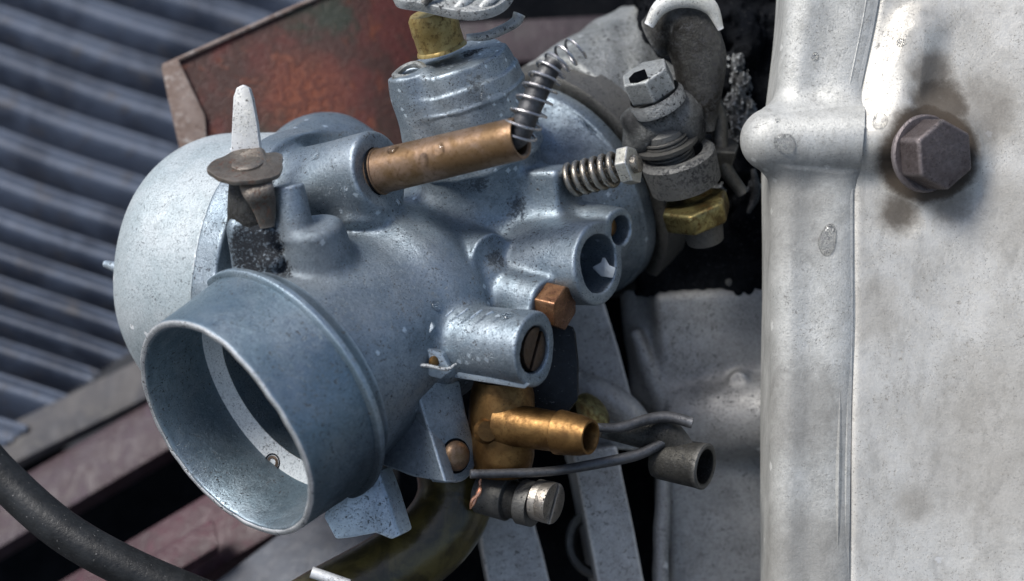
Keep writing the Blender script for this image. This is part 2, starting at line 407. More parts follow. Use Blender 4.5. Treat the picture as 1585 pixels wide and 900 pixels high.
M_case = cast('silver_crankcase', (.72, .695, .635), (.58, .555, .50), mott=.2, dirt=(.07, .055, .042), rough=(.42, .56), metal=.45, speck=.3, blot=.25, streak=.4, dark_noise=.60, edge=.3,
              soft=[(P(1436, 238, 30), 58, 104, .97), (P(1452, 165, 22), 15, 85, .9), (P(1440, 115, 20), 0, 70, .75), (P(1520, 175, 20), 0, 110, .5), (P(1392, 330, 20), 0, 62, .85), (P(1470, 310, 20), 0, 70, .6),
                    (P(1418, 780, 20), 0, 60, .35), (P(1550, 700, 30), 0, 250, .3), (P(1560, 330, 30), 0, 120, .3), (P(1350, 480, 20), 0, 90, .3)], grain=.7)
def brass(name, c0, c1, tarn=(.10, .05, .015), rough=(.22, .42), amt=.6, metal=.85):
    t = NT(name); n1 = t.noise(2.2, 5, .6, .5); n2 = t.noise(12, 5, .65)
    c = t.mix(t.rng(n1, .38, .62), c0, c1); c = t.mix(t.mul(t.rng(n2, .48, .7), amt), c, tarn)
    c = t.mix(t.mul(t.rng(t.noise(30, 4, .6), .62, .68), .6), c, (.03, .02, .012))
    return t.out(c, t.rng(n2, .3, .7, *rough), metal, t.bump(n2, 2, .25))
M_brass = brass('tarnished_brass', (.24, .135, .048), (.13, .07, .025), rough=(.38, .55))
M_screw = brass('dark_bronze_screw', (.11, .08, .06), (.06, .045, .035), rough=(.4, .6))
M_brass_tube = brass('brown_brass_tube', (.27, .18, .12), (.19, .115, .055), amt=.6, rough=(.36, .5), metal=.65)
M_brass_y = brass('yellow_brass', (.44, .34, .14), (.30, .21, .07), amt=.8, rough=(.4, .6), metal=.6)
M_copper = brass('copper_brown_plug', (.27, .14, .07), (.15, .07, .038), amt=.8, metal=.7)
M_copper_wire = brass('bright_copper', (.75, .42, .28), (.6, .3, .18), amt=.2)
M_nutb = brass('oily_brass_nut', (.34, .29, .12), (.10, .075, .03), amt=.9, rough=(.3, .5))
def rubber(name, c, rough=.6):
    t = NT(name); n = t.noise(14, 5, .65); n2 = t.noise(2, 4, .6)
    cc = t.mix(t.rng(n2, .35, .65), c, tuple(x * 1.9 for x in c)); cc = t.mix(t.mul(t.rng(t.noise(22, 4, .7), .66, .70), .8), cc, (.35, .34, .33))
    return t.out(cc, t.rng(n, .3, .7, rough - .1, rough + .15), 0, t.bump(n, 3, .35), Specular_IOR_Level=.3)
M_rubber = rubber('black_rubber', (.010, .011, .012), .42)
def hose_mat():
    t = NT('olive_hose'); n = t.noise(2.2, 5, .6, .8)
    c = t.mix(t.rng(n, .35, .65), (.035, .027, .008), (.10, .078, .022))
    return t.out(c, .28, 0, t.bump(t.noise(9, 3), 3, .25), Coat_Weight=.25, Coat_Roughness=.25)
M_hose = hose_mat()
def rust_mat():
    t = NT('rusty_painted_steel'); n = t.noise(.75, 6, .62, .8); n2 = t.noise(2.4, 7, .7, .5); n3 = t.noise(9, 6, .7)
    c = t.mix(t.rng(n, .42, .58), (.085, .018, .013), (.045, .016, .011))
    c = t.mix(t.rng(n2, .54, .70), c, (.13, .032, .012)); c = t.mix(t.rng(t.noise(.55, 4, .6), .57, .68), c, (.020, .026, .016))
    c = t.mix(t.near(P(475, 140, -420), 25, 120), c, t.mix(t.rng(n3, .4, .62), (.17, .04, .012), (.08, .018, .01)))
    c = t.mix(t.mul(t.rng(n3, .60, .72), .8), c, (.18, .10, .08))
    return t.out(c, t.rng(n3, .3, .7, .45, .75), .1, t.bump(n3, 5, .6))
M_rust = rust_mat()
def paint_mat(name, c0, c1, c2, scale=1.0, rough=.55):
    t = NT(name); n = t.noise(1.2 * scale, 6, .65, .5); n2 = t.noise(5 * scale, 6, .7)
    c = t.mix(t.rng(n, .4, .6), c0, c1); c = t.mix(t.rng(n2, .52, .68), c, c2)
    return t.out(c, t.rng(n2, .3, .7, rough - .15, rough + .1), 0, t.bump(n2, 6, .5))
M_purple = paint_mat('faded_purple_paint', (.030, .013, .023), (.024, .006, .012), (.065, .04, .055), .8)
M_crimson = paint_mat('crimson_paint', (.045, .007, .015), (.028, .004, .009), (.085, .03, .042), .8)
M_tan = paint_mat('weathered_tan_wood', (.085, .08, .08), (.055, .055, .062), (.12, .115, .11), .6, .8)
M_edge = paint_mat('bare_steel_edge', (.26, .20, .17), (.17, .115, .09), (.40, .36, .33), 1.5, .6)
M_corr = paint_mat('corrugated_grey', (.095, .118, .165), (.045, .056, .082), (.085, .085, .095), .45, .5)
M_deep = paint_mat('deep_purple_paint', (.022, .010, .016), (.014, .006, .01), (.05, .03, .04), .8)
M_plate2 = paint_mat('blue_grey_plate', (.07, .08, .10), (.05, .055, .07), (.09, .10, .12), .8)
M_ground = paint_mat('dark_ground', (.02, .021, .023), (.03, .03, .032), (.015, .015, .016), .2, .8)
def water_mat():
    t = NT('water_drop'); t.b.inputs['Transmission Weight'].default_value = 1; t.b.inputs['IOR'].default_value = 1.33
    return t.out((1, 1, 1), .02, 0)
M_water = water_mat()
def glint_mat():
    t = NT('painted_glint'); n = t.noise(6, 4)
    return t.out(t.mix(n, (.7, .74, .76), (.5, .55, .58)), .3, .3, t.bump(n, 4, .5))  # pale colour painted as a glint
M_glint = glint_mat()

# ================================================================== SETTING
# dark ground far below, and the corrugated floor mat behind
def sheet(name, f, xs, ys, mat, **k):
    V = [f(x, y) for y in ys for x in xs]; n = len(xs)
    F = [(j * n + i, j * n + i + 1, (j + 1) * n + i + 1, (j + 1) * n + i) for j in range(len(ys) - 1) for i in range(n - 1)]
    return mesh(name, V, F, mat, **k)
gV = [(-40, -30, 0), (40, -30, 0), (40, 60, 0), (-40, 60, 0)]
me = bpy.data.meshes.new('ground'); me.from_pydata(gV, [], [(0, 1, 2, 3)]); me.materials.append(M_ground)
g_o = bpy.data.objects.new('ground', me); col.objects.link(g_o); tag(g_o, kind='structure')

# corrugated sheet: ridge lines run down to the right
def corr(u, v):
    # u along ridges, v across (both in units)
    per = 58.0; bend = 100 * math.exp(-((v - 600) / 170.0) ** 2) * (1 / (1 + math.exp(-(u + 250) / 90.0)))
    ph = (v + bend + 5 * math.sin(u / 190.0 + v / 300) + 2.5 * math.sin(u / 61.0)) / per
    s = ph - math.floor(ph)
    h = 0.5 - 0.5 * math.cos(2 * math.pi * s); h = h ** .45
    h2 = h + .16 * math.exp(-((s - .30) / .10) ** 2) - .10 * math.exp(-((s - .52) / .09) ** 2)
    return h2 * 110
cz = -1400.0
o0 = P(-60, -40, cz); rdir = nrm((1, -.33, .10)); vdir = nrm((-.30, -1, .55)); vdir = nrm(vdir - (vdir @ rdir) * rdir); ndir = np.cross(rdir, vdir); ndir = ndir if ndir[2] > 0 else -ndir
KP = (D - cz) / D
def corr_pt(u, v):
    return o0 + rdir * u * KP + vdir * (v * KP * 1.13) + ndir * corr(u, v)
us = np.linspace(-330, 1500, 280); vs_ = np.linspace(-420, 760, 620)
def corr_sheet():
    V = np.array([corr_pt(a, b) for b in vs_ for a in us]); n = len(us); m = len(vs_)
    k = D / (D - V[:, 2]); px = V[:, 0] * k + 792.5; py = 450 - V[:, 1] * k
    ok = (py < 700 - (px - 0) * .76)                 # the sheet is cut off along the batten
    idx = np.arange(m * n).reshape(m, n); q = np.stack([idx[:-1, :-1], idx[:-1, 1:], idx[1:, 1:], idx[1:, :-1]], -1).reshape(-1, 4)
    q = q[ok[q].all(1)]; used = np.unique(q); re = np.full(m * n, -1); re[used] = np.arange(len(used))
    return mesh('corrugated_sheet', V[used], re[q], M_corr, sharp=180)
o = corr_sheet()
tag(o, 'grey corrugated sheet with dark grooves lying behind the carburettor at upper left', 'corrugated sheet')

# battens and painted bars at lower left
def bar(name, p0, p1, w_dir, w, t_dir, t, mat, label, cat, bw=6):
    p0 = np.array(p0, float); p1 = np.array(p1, float); wd = nrm(w_dir) * w; td = nrm(t_dir) * t
    V, F = prism_g([p0, p0 + wd, p0 + wd + td, p0 + td], p1 - p0, bw, 2)
    return tag(mesh(name, V, F, mat), label, cat)
tilt = nrm((.25, -.80, .55))     # the way the upper faces of the bars run towards the viewer
bar('wooden_batten', P(-160, 740, -830), P(420, 452, -830), tilt, 92, (-.1, -.5, -.8), 40, M_tan, 'grey tan wooden batten along the lower edge of the corrugated sheet', 'batten', 14)
bar('painted_bar', P(-120, 825, -790), P(420, 510, -790), tilt, 120, (-.1, -.5, -.8), 60, M_purple, 'faded purple painted bar between the tan batten and the dark gap', 'bar', 10)
bar('painted_bar', P(40, 930, -640), P(520, 645, -640), tilt, 150, (-.1, -.5, -.8), 70, M_crimson, 'crimson painted bar under the mouth of the carburettor', 'bar', 8)
bar('painted_bar', P(-90, 700, -560), P(-30, 665, -560), tilt, 60, (-.1, -.5, -.8), 50, M_purple, 'short purple bar end showing at the left edge behind the black cable', 'bar', 8)
bar('painted_bar', P(60, 960, -520), P(330, 800, -520), tilt, 60, (-.1, -.5, -.8), 40, M_crimson, 'narrow pinkish bar at the bottom left behind the black cable', 'bar', 8)
bar('metal_plate', P(300, 925, -540), P(560, 730, -540), tilt, 240, (-.1, -.5, -.8), 30, M_plate2, 'blue grey metal plate below the mouth of the carburettor', 'plate', 6)
bar('painted_bar', P(600, 40, -900), P(1180, 10, -900), (0, -1, .3), 90, (0, -.3, -1), 60, M_deep, 'dark purple bar in the gap above the slide chamber at the top', 'bar', 10)
bar('gap_shade_sheet', P(560, -140, -1000), P(1250, -140, -1000), (0, -1, 0), 520, (0, 0, -1), 40, M_black, 'black board put in as shade in the gap behind the engine at the top', 'backing', 10)  # added black sheet, stands in for the shade of the gap
# black block added as the shade of the gap under the bars
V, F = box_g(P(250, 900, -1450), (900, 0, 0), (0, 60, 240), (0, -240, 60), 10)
tag(mesh('gap_shade_block', V, F, M_black), 'black tray put in as shade in the gap below the painted bars', 'filler')

# black cable
path = bez([P(-420, 470, -160), P(-240, 545, -140), P(-90, 640, -120), P(0, 736, -110), P(95, 820, -80), P(200, 880, -60), P(330, 935, -50), P(430, 970, -50), P(620, 1040, -60), P(820, 1100, -90)], 12)
V, F = tube_g(path, 33, 28)
tag(mesh('rubber_cable', V, F, M_rubber, sharp=60), 'thick black rubber cable curving across the bottom left corner', 'cable')

# ================================================================== RUSTY PLATE
zr = -430
pl = [P(250, 104, zr), P(500, -8, zr - 80), P(640, -75, zr - 130), P(668, 40, zr - 130), P(700, 260, zr - 60), P(560, 300, zr), P(292, 300, zr)]
t = thing('rusty_plate', P(450, 150, zr), 'dark red rusty steel plate with pale worn edge behind the carburettor', 'plate')
V, F = prism_g(pl, (8, 4, -34), 5, 2); mesh('plate_body', V, F, M_rust, t)
V, F = tube_g([P(252, 103, zr + 4), P(500, -8, zr - 76), P(640, -75, zr - 130)], [4, 4, 4], 8); mesh('worn_edge', V, F, M_edge, t)
V, F = prism_g([P(250, 104, zr + 3), P(276, 92, zr + 3), P(318, 180, zr + 3), P(325, 290, zr + 3), P(292, 290, zr + 3), P(262, 160, zr + 3)], (0, 0, 6), 3); mesh('end_face', V, F, M_edge, t)

# ================================================================== CARBURETTOR
carb = thing('carburettor', P(600, 600, -100), 'blue grey cast carburettor with open mouth, brass fittings and choke lever', 'carburettor')
M0 = P(347.5, 666.5, 100)
def X(t, c=0.0, b=0.0): return M0 + A * t + Cc * c + B * b

# --- main body casting
f = Field(P(300, 860, -480) - 10, np.array(P(1080, 60, 150)) + 10, 3.0)
f.cone(X(138), X(420), 178, 158, k=5, rd=5)
f.cone(X(380), X(620), 158, 128, k=60, rd=10)
f.cone(X(560), X(700), 118, 150, k=50, rd=8)
f.cone(X(640), X(770), 120, 190, k=40, rd=6)
f.cone(X(770), X(800), 192, 192, k=4, rd=4)
# joint flange of the float bowl and the shoulder above
SB = P(437, 432, -210)
f.cone(SB + B * 19, SB + B * 66, 247, 245, k=40, rd=4)
f.ell(P(505, 300, -260), (125, 135, 110), k=45)
# slide chamber trunk
top = P(698, 92, -80); cdir = nrm((-.28, .90, .32))
f.cone(X(600), top - cdir * 90, 112, 104, k=40, rd=6)
# boss for the brass tube
f.cone(P(440, 300, -120), P(588, 266, -2), 66, 64, k=26, rd=7)
f.cone(P(560, 300, -30), P(560, 345, -30), 30, 40, k=26, rd=7)
# choke casting
f.cone(P(508, 482, 12), P(482, 346, 72), 70, 45, k=12, rd=13)
f.cone(P(462, 370, 72), P(446, 286, 84), 27, 24, k=8, rd=3)
f.cone(P(405, 440, 30), P(385, 300, 60), 42, 24, k=14, rd=4)
f.box(P(394, 388, 62), (36, 44, 22), M=[nrm((1, 0, .1)), nrm((-.1, 1, .2)), nrm(np.cross(nrm((1, 0, .1)), nrm((-.1, 1, .2))))], k=18, rd=16)
f.ell(P(368, 352, 76), (14, 16, 12), k=10); f.ell(P(420, 405, 80), (18, 14, 12), k=10)
# screw bosses (right side)
f.cone(P(640, 520, -60), P(829, 541, 66), 58, 57, k=18, rd=4)
f.cone(P(760, 400, -150), P(927, 408, -22), 62, 66, k=20, rd=5)
f.cone(P(880, 345, -140), P(960, 356, -62), 36, 35, k=12, rd=4)
f.cone(P(760, 448, -80), P(846, 471, -8), 40, 40, k=16, rd=4)
f.cone(P(690, 388, -130), P(764, 402, -36), 45, 43, k=12, rd=4)
f.caps(P(756, 425, -52), P(750, 462, -44), 24, 10, k=14)
f.caps(P(725, 420, -100), P(690, 500, -60), 22, 28, k=22)
f.box(P(852, 308, -105), (33, 50, 34), M=[nrm((.85, -.05, .5)), nrm((-.1, .97, .2)), nrm(np.cross(nrm((.85, -.05, .5)), nrm((-.1, .97, .2))))], k=18, rd=8)
f.caps(P(800, 330, -180), P(860, 360, -120), 60, 50, k=30)
# lumps at the root of the jet screw boss
f.ell(P(650, 500, -30), (40, 34, 34), k=14); f.ell(P(640, 560, -20), (44, 34, 40), k=14); f.caps(P(665, 558, 5), P(692, 572, 12), 20, 22, k=8)
f.caps(P(610, 640, -90), P(650, 690, -60), 60, 50, k=30)
# rib on the neck
f.caps(P(700, 262, -110), P(800, 380, -120), 5, 5, k=14)
# recesses
f.cone(P(800, 420, -120), P(940, 408, -12), 43, 47, k=2, rd=1, mode='sub')
f.cone(P(900, 350, -115), P(975, 357, -52), 21, 22, k=2, rd=1, mode='sub')
f.cone(P(790, 538, 38), P(845, 542, 78), 36, 38, k=2, rd=1, mode='sub')
f.cone(X(-60), X(142), 172, 181, k=0, rd=1, mode='sub')
f.cone(X(138), X(390), 149, 147, k=2, rd=1, mode='sub')
f.cone(X(380), X(480), 108, 108, k=2, rd=1, mode='sub')
f.warp(1.6, 120, 3)
V, F = f.build(); mesh('body', V, F, M_body, carb, sharp=50)

# --- float bowl
f = Field(P(150, 700, -520) - 20, P(640, 150, 60) + 20, 3.4)
f.cone(SB + B * 200, SB - B * 225, 247, 227, k=0, rd=112)
f.cone(SB + B * 16, SB + B * 500, 420, 420, k=0, rd=1, mode='sub')
f.cone(X(-60), X(120), 181, 181, k=0, rd=1, mode='sub'); f.cone(X(110), X(300), 150, 150, k=0, rd=1, mode='sub')
f.warp(2.2, 260, 5)
V, F = f.build(); bowl = mesh('float_bowl', V, F, M_bowl, carb, sharp=60)
V, F = tube_g(bez([P(205, 420, -150), P(180, 414, -165), P(163, 409, -180)], 6), [10, 9, 6], 12); mesh('overflow_nib', V, F, M_body, bowl)

# --- bell mouth
def wobs(th, t, r):
    e = max(0, 1 - t / 100); d = (th - TH_FLAT + math.pi) % (2 * math.pi) - math.pi
    dent = -.032 * math.exp(-(d / .42) ** 2) + .012 * math.exp(-((abs(d) - .75) / .25) ** 2)
    rag = .0012 * math.sin(9 * th + 2) * math.sin(4 * th) + .0016 * math.sin(31 * th + 1) * math.sin(3 * th + 1) + .001 * math.sin(67 * th) * math.sin(5 * th)
    return r * (1 + .004 * math.sin(2 * th + .6) + .003 * math.sin(3 * th + 2) + dent * e + rag * max(0, 1 - t / 8)), t + (2.0 * math.sin(2 * th + 1) + .7 * math.sin(23 * th) * math.sin(4 * th + 1)) * max(0, 1 - t / 40)
_u, _v, _a = basis(A); _q = nrm((.808, .589, 0)) ; TH_FLAT = math.atan2(_q @ _v, _q @ _u)
prof = [(0, 181), (0.5, 185), (3, 187.5), (8, 188), (60, 190), (112, 193), (125, 194), (127, 200), (130, 203), (137, 203), (140, 201), (142, 195), (152, 188), (166, 182), (168, 172),
        (112, 171), (60, 171.5), (6, 173), (1.5, 175), (0, 178)]
V, F = lathe_g(M0, A, prof, 180, wobs, closed=True); bell = mesh('bell_mouth', V, F, M_bell, carb, sharp=35)
V, F = lathe_g(M0, A, [(-.8, 179), (-1.2, 182), (-.6, 185), (1.5, 187.5), (2.5, 187), (2, 180), (1, 177)], 220, lambda th, t, r: (wobs(th, t, r)[0], wobs(th, t, r)[1] - .3 + .5 * math.sin(11 * th) * math.sin(5 * th)), closed=True); mesh('worn_rim', V, F, M_rim, bell, sharp=40)
# pale step ring with its small screw hole
V, F = lathe_g(M0, A, [(113, 172), (115, 169), (131, 145), (133, 146), (134, 168)], 120, None, closed=True); ring = mesh('throat_ring', V, F, M_seat, bell, sharp=30)
uh, vh, _ = basis(A)
hole = P(422, 716, 0)
# put the jet on the ring: intersect the view ray with the ring plane
cpos = np.array((0, 0, D)); ray = nrm(hole - cpos)
for kk in np.arange(D - 400, D + 500, .5):
    q = cpos + ray * kk - M0; tt = q @ A; rr_ = np.linalg.norm(q - A * tt)
    if tt > 100 and rr_ < 175 and rr_ > 169 - (tt - 115) * 1.5 and tt > 112: break
hole = q + M0; print('JET', tt, rr_); hn = nrm(-A * .8 - nrm(q - A * tt) * .6)
V, F = lathe_g(hole + hn * 1, hn, [(-4, 15), (.5, 14.5), (1, 12.5), (-1, 12)], 24, closed=False); mesh('jet_rim', V, F, M_black, bell)
V, F = lathe_g(hole, hn, [(0, 12), (1, 10.5), (1, 6), (-2, 5.5), (-2, 0)], 20); mesh('air_jet', V, F, M_screw, bell)
V, F = lathe_g(X(150), A, [(-18, 145), (110, 140), (240, 120), (300, 105)], 90); mesh('throat_bore', V, F, M_bell, bell)
# throttle slide closing the throat
V, F = lathe_g(X(420), A, [(0, 0), (0, 100), (0, 106), (12, 106)], 60); mesh('throttle_slide', V, F, M_bell, bell)
# cast foot under the mouth
V, F = prism_g([P(520, 745, -10), P(585, 730, -10), P(600, 770, -6), P(618, 830, 0), P(606, 836, 0), P(582, 826, 0), P(545, 833, 0), P(520, 836, 0), P(500, 800, 0)], (20, 8, -26), 4); mesh('mounting_ear', V, F, M_zinc, bell)

# --- slide chamber with its cap
f = Field(top + np.array((-170, -210, -150)), top + np.array((170, 110, 150)), 2.2)
f.cone(top - cdir * 170, top - cdir * 30, 104, 99, k=0, rd=4)
f.cone(top - cdir * 64, top - cdir * 57, 102, 102, k=2, rd=2)
f.cone(top - cdir * 58, top, 99, 90, k=2, rd=4)
ear = P(634, 112, -42)
f.cone(ear - cdir * 110, ear, 44, 36, k=16, rd=4)
f.cone(P(762, 84, -90) - cdir * 40, P(762, 84, -90), 26, 22, k=16, rd=4)
f.cone(ear - cdir * 30, ear + cdir * 12, 17, 17, k=2, rd=1, mode='sub')
f.ell(ear + (14, 26, -40), (26, 10, 14), k=4, mode='sub')
f.warp(2.0, 60, 8)
V, F = f.build(); cap = mesh('slide_chamber_cap', V, F, M_cap, carb, sharp=50)
V, F = lathe_g(ear - cdir * 1, nrm(cdir + (0.05, 0, .2)), [(0, 17), (5, 18), (7, 22), (5, 28), (0, 29)], 28, lambda th, t, r: (r * (1 + .06 * math.sin(3 * th)), t + 2 * math.sin(2 * th))); mesh('bent_washer', V, F, M_clamp, cap)
bp = P(682, 70, -74)
V, F = lathe_g(bp - cdir * 8, cdir, [(0, 41), (4, 40), (6, 38), (30, 38), (33, 39), (58, 38), (64, 34), (64, 0)], 40, lambda th, t, r: (r * (1 + .012 * math.sin(5 * th)), t)); mesh('brass_collar', V, F, M_brass_y, carb)
# lever plate on the very top
pts = [(608, 2), (618, 14), (655, 20), (700, 30), (735, 33), (768, 26), (790, 10), (796, -14), (760, -40), (650, -44), (612, -20)]
zz = lambda px, py: 10 + (py) * 1.1
V, F = prism_g([P(a, b, zz(a, b)) for a, b in bez([np.array(p + (0,)) for p in pts] + [np.array(pts[0] + (0,))], 4)[:-1] for a, b in [(a, b)]] if False else [P(q[0], q[1], zz(q[0], q[1])) for q in bez([np.array((a, b, 0.)) for a, b in pts + [pts[0]]], 5)[:-1]], (-3, 14, 8), 3)
lp = mesh('lever_plate', V, F, M_clamp, carb)
for k, (a, b, c, d) in enumerate([(700, 22, 738, -4), (742, 18, 776, -6), (655, 6, 690, -12)]):
    V, F = tube_g(bez([P(a, b, 44), P((a + c) / 2, (b + d) / 2 - 6, 44), P(c, d, 30)], 5), [6, 7, 4], 10, flat=(1, .5)); mesh('raised_rib', V, F, M_clamp if k != 2 else M_darkm, lp)
# cable end behind
V, F = tube_g(bez([P(722, 58, -30), P(752, 56, -30), P(778, 46, -30), P(798, 34, -30), P(804, 22, -30)], 6), [5, 7, 8, 8, 9, 10], 12)
tag(mesh('cable_end', V, F, M_clamp), 'bent grey cable end poking out behind the brass collar', 'cable')

# --- brass tube with needle spring
tb0, tb1 = P(578, 268, -8), P(806, 214, 118); td = nrm(tb1 - tb0); tl = np.linalg.norm(tb1 - tb0)
V, F = lathe_g(tb0, td, [(0, 37), (14, 37.5), (15, 35), (18, 35), (tl - 30, 33), (tl - 4, 33), (tl, 31.5), (tl, 28), (tl - 3, 25), (tl - 80, 25), (tl - 80, 0)], 48)
bt = mesh('brass_tube', V, F, M_brass_tube, carb)
V, F = lathe_g(tb0 + td * 8, td, [(0, 39), (3, 40), (4, 39), (4, 34)], 40); mesh('tube_gap_shade', V, F, M_black, bt)  # thin black ring painted as the dark gap round the tube
rp = bez([tb1 - td * 40, P(800, 212, 112), P(815, 180, 118), P(833, 140, 118), P(848, 112, 116), P(862, 92, 112), P(878, 80, 108)], 8)
V, F = tube_g(rp[:int(len(rp) * .80)], [18, 18, 18, 17, 14], 18); mesh('needle_rod', V, F, M_rod, bt)
rp2 = bez([P(801, 214, 112), P(815, 182, 118), P(832, 145, 118), P(848, 115, 116), P(868, 93, 112), P(895, 74, 106)], 12)
V, F = tube_g(helix_path(rp2, [26, 27, 27, 26, 24, 22, 20, 19], 9.5), 2.1, 8); mesh('return_spring', V, F, M_wire, bt)

# --- choke lever
dc = P(384, 262, 84); dn = nrm((-.05, .87, .49))
du, dv, _ = basis(dn, (0, 0, 1))
pts = []
for i in range(72):
    th = 2 * math.pi * i / 72; r = 57 + 3 * math.sin(3 * th + 1) + 2 * math.sin(5 * th + 2) + .8 * math.sin(11 * th) - 13 * math.exp(-(((th - 4.1 + math.pi) % (2 * math.pi) - math.pi) / .16) ** 2)
    pts.append(dc + r * (math.cos(th) * du + math.sin(th) * dv))
ck = thing('x', (0, 0, 0), None, None) if False else None
V, F = prism_g(pts, dn * 8, 2); lever = mesh('choke_lever', V, F, M_rsteel, carb, sharp=30)
V, F = lathe_g(dc + dn * 7, dn, [(0, 24), (3, 24), (5, 21), (5.5, 12), (5, 0)], 28, lambda th, t, r: (r * (1 + .08 * math.sin(2 * th)), t + 1.2 * math.sin(th))); mesh('rivet', V, F, M_rsteel, lever)
V, F = prism_g([P(357, 238, 40), P(359, 190, 44), P(361, 150, 48), P(366, 136, 49), P(376, 131, 50), P(385, 136, 49), P(390, 152, 48), P(397, 190, 44), P(403, 238, 40)], (3, 0, -12), 2); mesh('lever_arm', V, F, M_pale_steel, lever)
V, F = tube_g(bez([dc + dn * 4 + du * 4 - dv * 40, P(398, 290, 118), P(408, 318, 106), P(414, 352, 92)], 6), [26, 25, 19, 11], 14, flat=(1, .3)); mesh('bent_tongue', V, F, M_rsteel, lever)
V, F = lathe_g(P(388, 330, 60), nrm(dc - P(388, 330, 60)), [(-20, 36), (0, 36), (30, 33), (52, 30), (60, 30)], 24); mesh('choke_spindle', V, F, M_grime, lever)

# small castings and marks round the jet screw boss
V, F = tube_g(bez([P(590, 588, 30), P(622, 573, 58), P(655, 566, 62), P(690, 572, 58), P(706, 564, 50)], 6), [1.5, 3, 3, 3, 2], 8); mesh('locking_wire', V, F, M_clamp, carb)
V, F = prism_g([P(700, 560, 36), P(712, 572, 36), P(822, 594, 84), P(812, 602, 76), P(700, 584, 26)], (0, 0, -8), 2); mesh('casting_fin', V, F, M_body, carb)
V, F = prism_g([P(604, 545, 26), P(640, 532, 54), P(684, 548, 58), P(700, 575, 50), P(682, 588, 46), P(650, 580, 46), P(610, 584, 32)], (6, 6, -26), 4); mesh('casting_web', V, F, M_body, carb)
V, F = prism_g([P(618, 525, 42), P(630, 492, 46), P(662, 484, 46), P(672, 508, 54), P(652, 532, 56)], (6, 6, -20), 4); mesh('casting_lump', V, F, M_zinc, carb)
mb = MB()
for (a, b, c, d) in ((690, 490, 702, 478), (706, 492, 724, 478), (728, 493, 746, 480), (752, 488, 764, 484)):
    z0 = 40 + (a - 690) * .62
    V, F = tube_g(bez([P(a, b, z0 + 5), P((a + c) / 2 + 4, (b + d) / 2 - 3, z0 + 3), P(c, d, z0 - 2)], 4), 1.6, 6); mb.add(V, F)
mesh('casting_mark', mb.V, mb.F, M_body, carb)

# --- screws and plugs
def slotted(name, p, ax, r, mat, par, slot_dir, depth=8, hh=6):
    """cheese-head screw whose slot is a real cut between two head halves"""
    u, v, a = basis(ax); s = nrm(np.array(slot_dir) - (np.array(slot_dir) @ a) * a); q = np.cross(a, s); g = r * .11; mb = MB()
    for sg in (1, -1):
        ph0 = math.asin(g / r); arc = [p + s * r * math.cos(x) + sg * q * r * math.sin(x) for x in np.linspace(ph0, math.pi - ph0, 18)]
        if sg < 0: arc = arc[::-1]
        V, F = prism_g(arc, a * depth, 1.2); mb.add(V, F)
    V, F = lathe_g(p, a, [(-hh, r * .98), (1.5, r * .98), (1.5, 0)], 28); mb.add(V, F)
    return mesh(name, mb.V, mb.F, mat, par)
slotted('jet_screw', P(823, 540, 48), B, 34, M_screw, carb, (.66, .76, .1))
V, F = hex_g(P(838, 469, -16), nrm((.84, -.2, .5)), 37, 44, 3, .45); mesh('hex_plug', V, F, M_copper, carb)
V, F = lathe_g(P(838, 469, -22), nrm((.84, -.2, .5)), [(0, 34), (12, 35), (14, 30)], 30); mesh('sealing_washer', V, F, M_copper, carb)
V, F = lathe_g(P(942, 352, -78), B, [(0, 14), (6, 14), (9, 10), (9, 0)], 20); mesh('small_jet', V, F, M_brass, carb)
V, F = prism_g([P(916, 414, -50), P(930, 406, -45), P(932, 398, -44), P(938, 410, -40), P(948, 414, -35), P(944, 430, -42), P(930, 428, -46)], B * 6, 1); mesh('boss_glint', V, F, M_glint, carb)  # pale chip painted as the glint inside the open boss
V, F = lathe_g(P(670, 560, 50), nrm((.7, 0, .6)), [(0, 9), (5, 9), (8, 6), (9, 0)], 20); mesh('pin', V, F, M_brass, carb)
# idle speed screw
i0, i1 = P(872, 282, -92), P(978, 256, -36); idr = nrm(i1 - i0)
V, F = tube_g([i0, i1], 12, 16); idl = mesh('idle_screw', V, F, M_oldspring, carb)
V, F = tube_g(helix(P(884, 279, -86), P(956, 261, -48), 24, 5.4), 5.2, 10); mesh('screw_spring', V, F, M_oldspring, idl)
V, F = hex_g(P(964, 259, -46), idr, 32, 20, 3, .35); mesh('screw_head', V, F, M_nut, idl)
V, F = lathe_g(P(978, 255, -36), idr, [(0, 15), (12, 15), (14, 12), (14, 0)], 20); mesh('thread_end', V, F, M_oldspring, idl)

# --- pivot bracket with ball pin
pv = nrm((.62, .02, .78))
def on_plane(px, py, p0, n):
    ray = P(px, py, 0) - np.array((0, 0, D)); k = ((p0 - np.array((0, 0, D))) @ n) / (ray @ n); return np.array((0, 0, D)) + ray * k
cr = P(665, 668, 34)
arc = [(705 + 35 * math.cos(a) * .95, 706 + 42 * math.sin(a)) for a in np.linspace(-.35, 1.75, 10)]
V, F = prism_g([on_plane(a, b, cr, pv) for a, b in [(640, 588), (712, 590), (722, 640)] + arc + [(688, 748)]], -pv * 34, 4, 3)
br = mesh('pivot_bracket', V, F, M_body, carb)
nl = nrm((-.55, .05, .83))
V, F = prism_g([on_plane(a, b, cr, nl) for a, b in [(642, 588), (690, 747), (640, 738), (590, 720), (590, 600)]], -nl * 30, 4, 3); mesh('bracket_side', V, F, M_body, br)
pc = on_plane(705, 706, cr, pv)
V, F = lathe_g(pc, pv, [(-4, 28), (1, 27.5), (1, 24)], 30); mesh('recess_shade', V, F, M_black, br)  # black ring paints the shade of a recess round the pin
V, F = lathe_g(pc, pv, [(0, 24), (6, 23), (12, 18), (15, 10), (16, 0)], 30); mesh('pivot_pin', V, F, M_brass_tube, br)

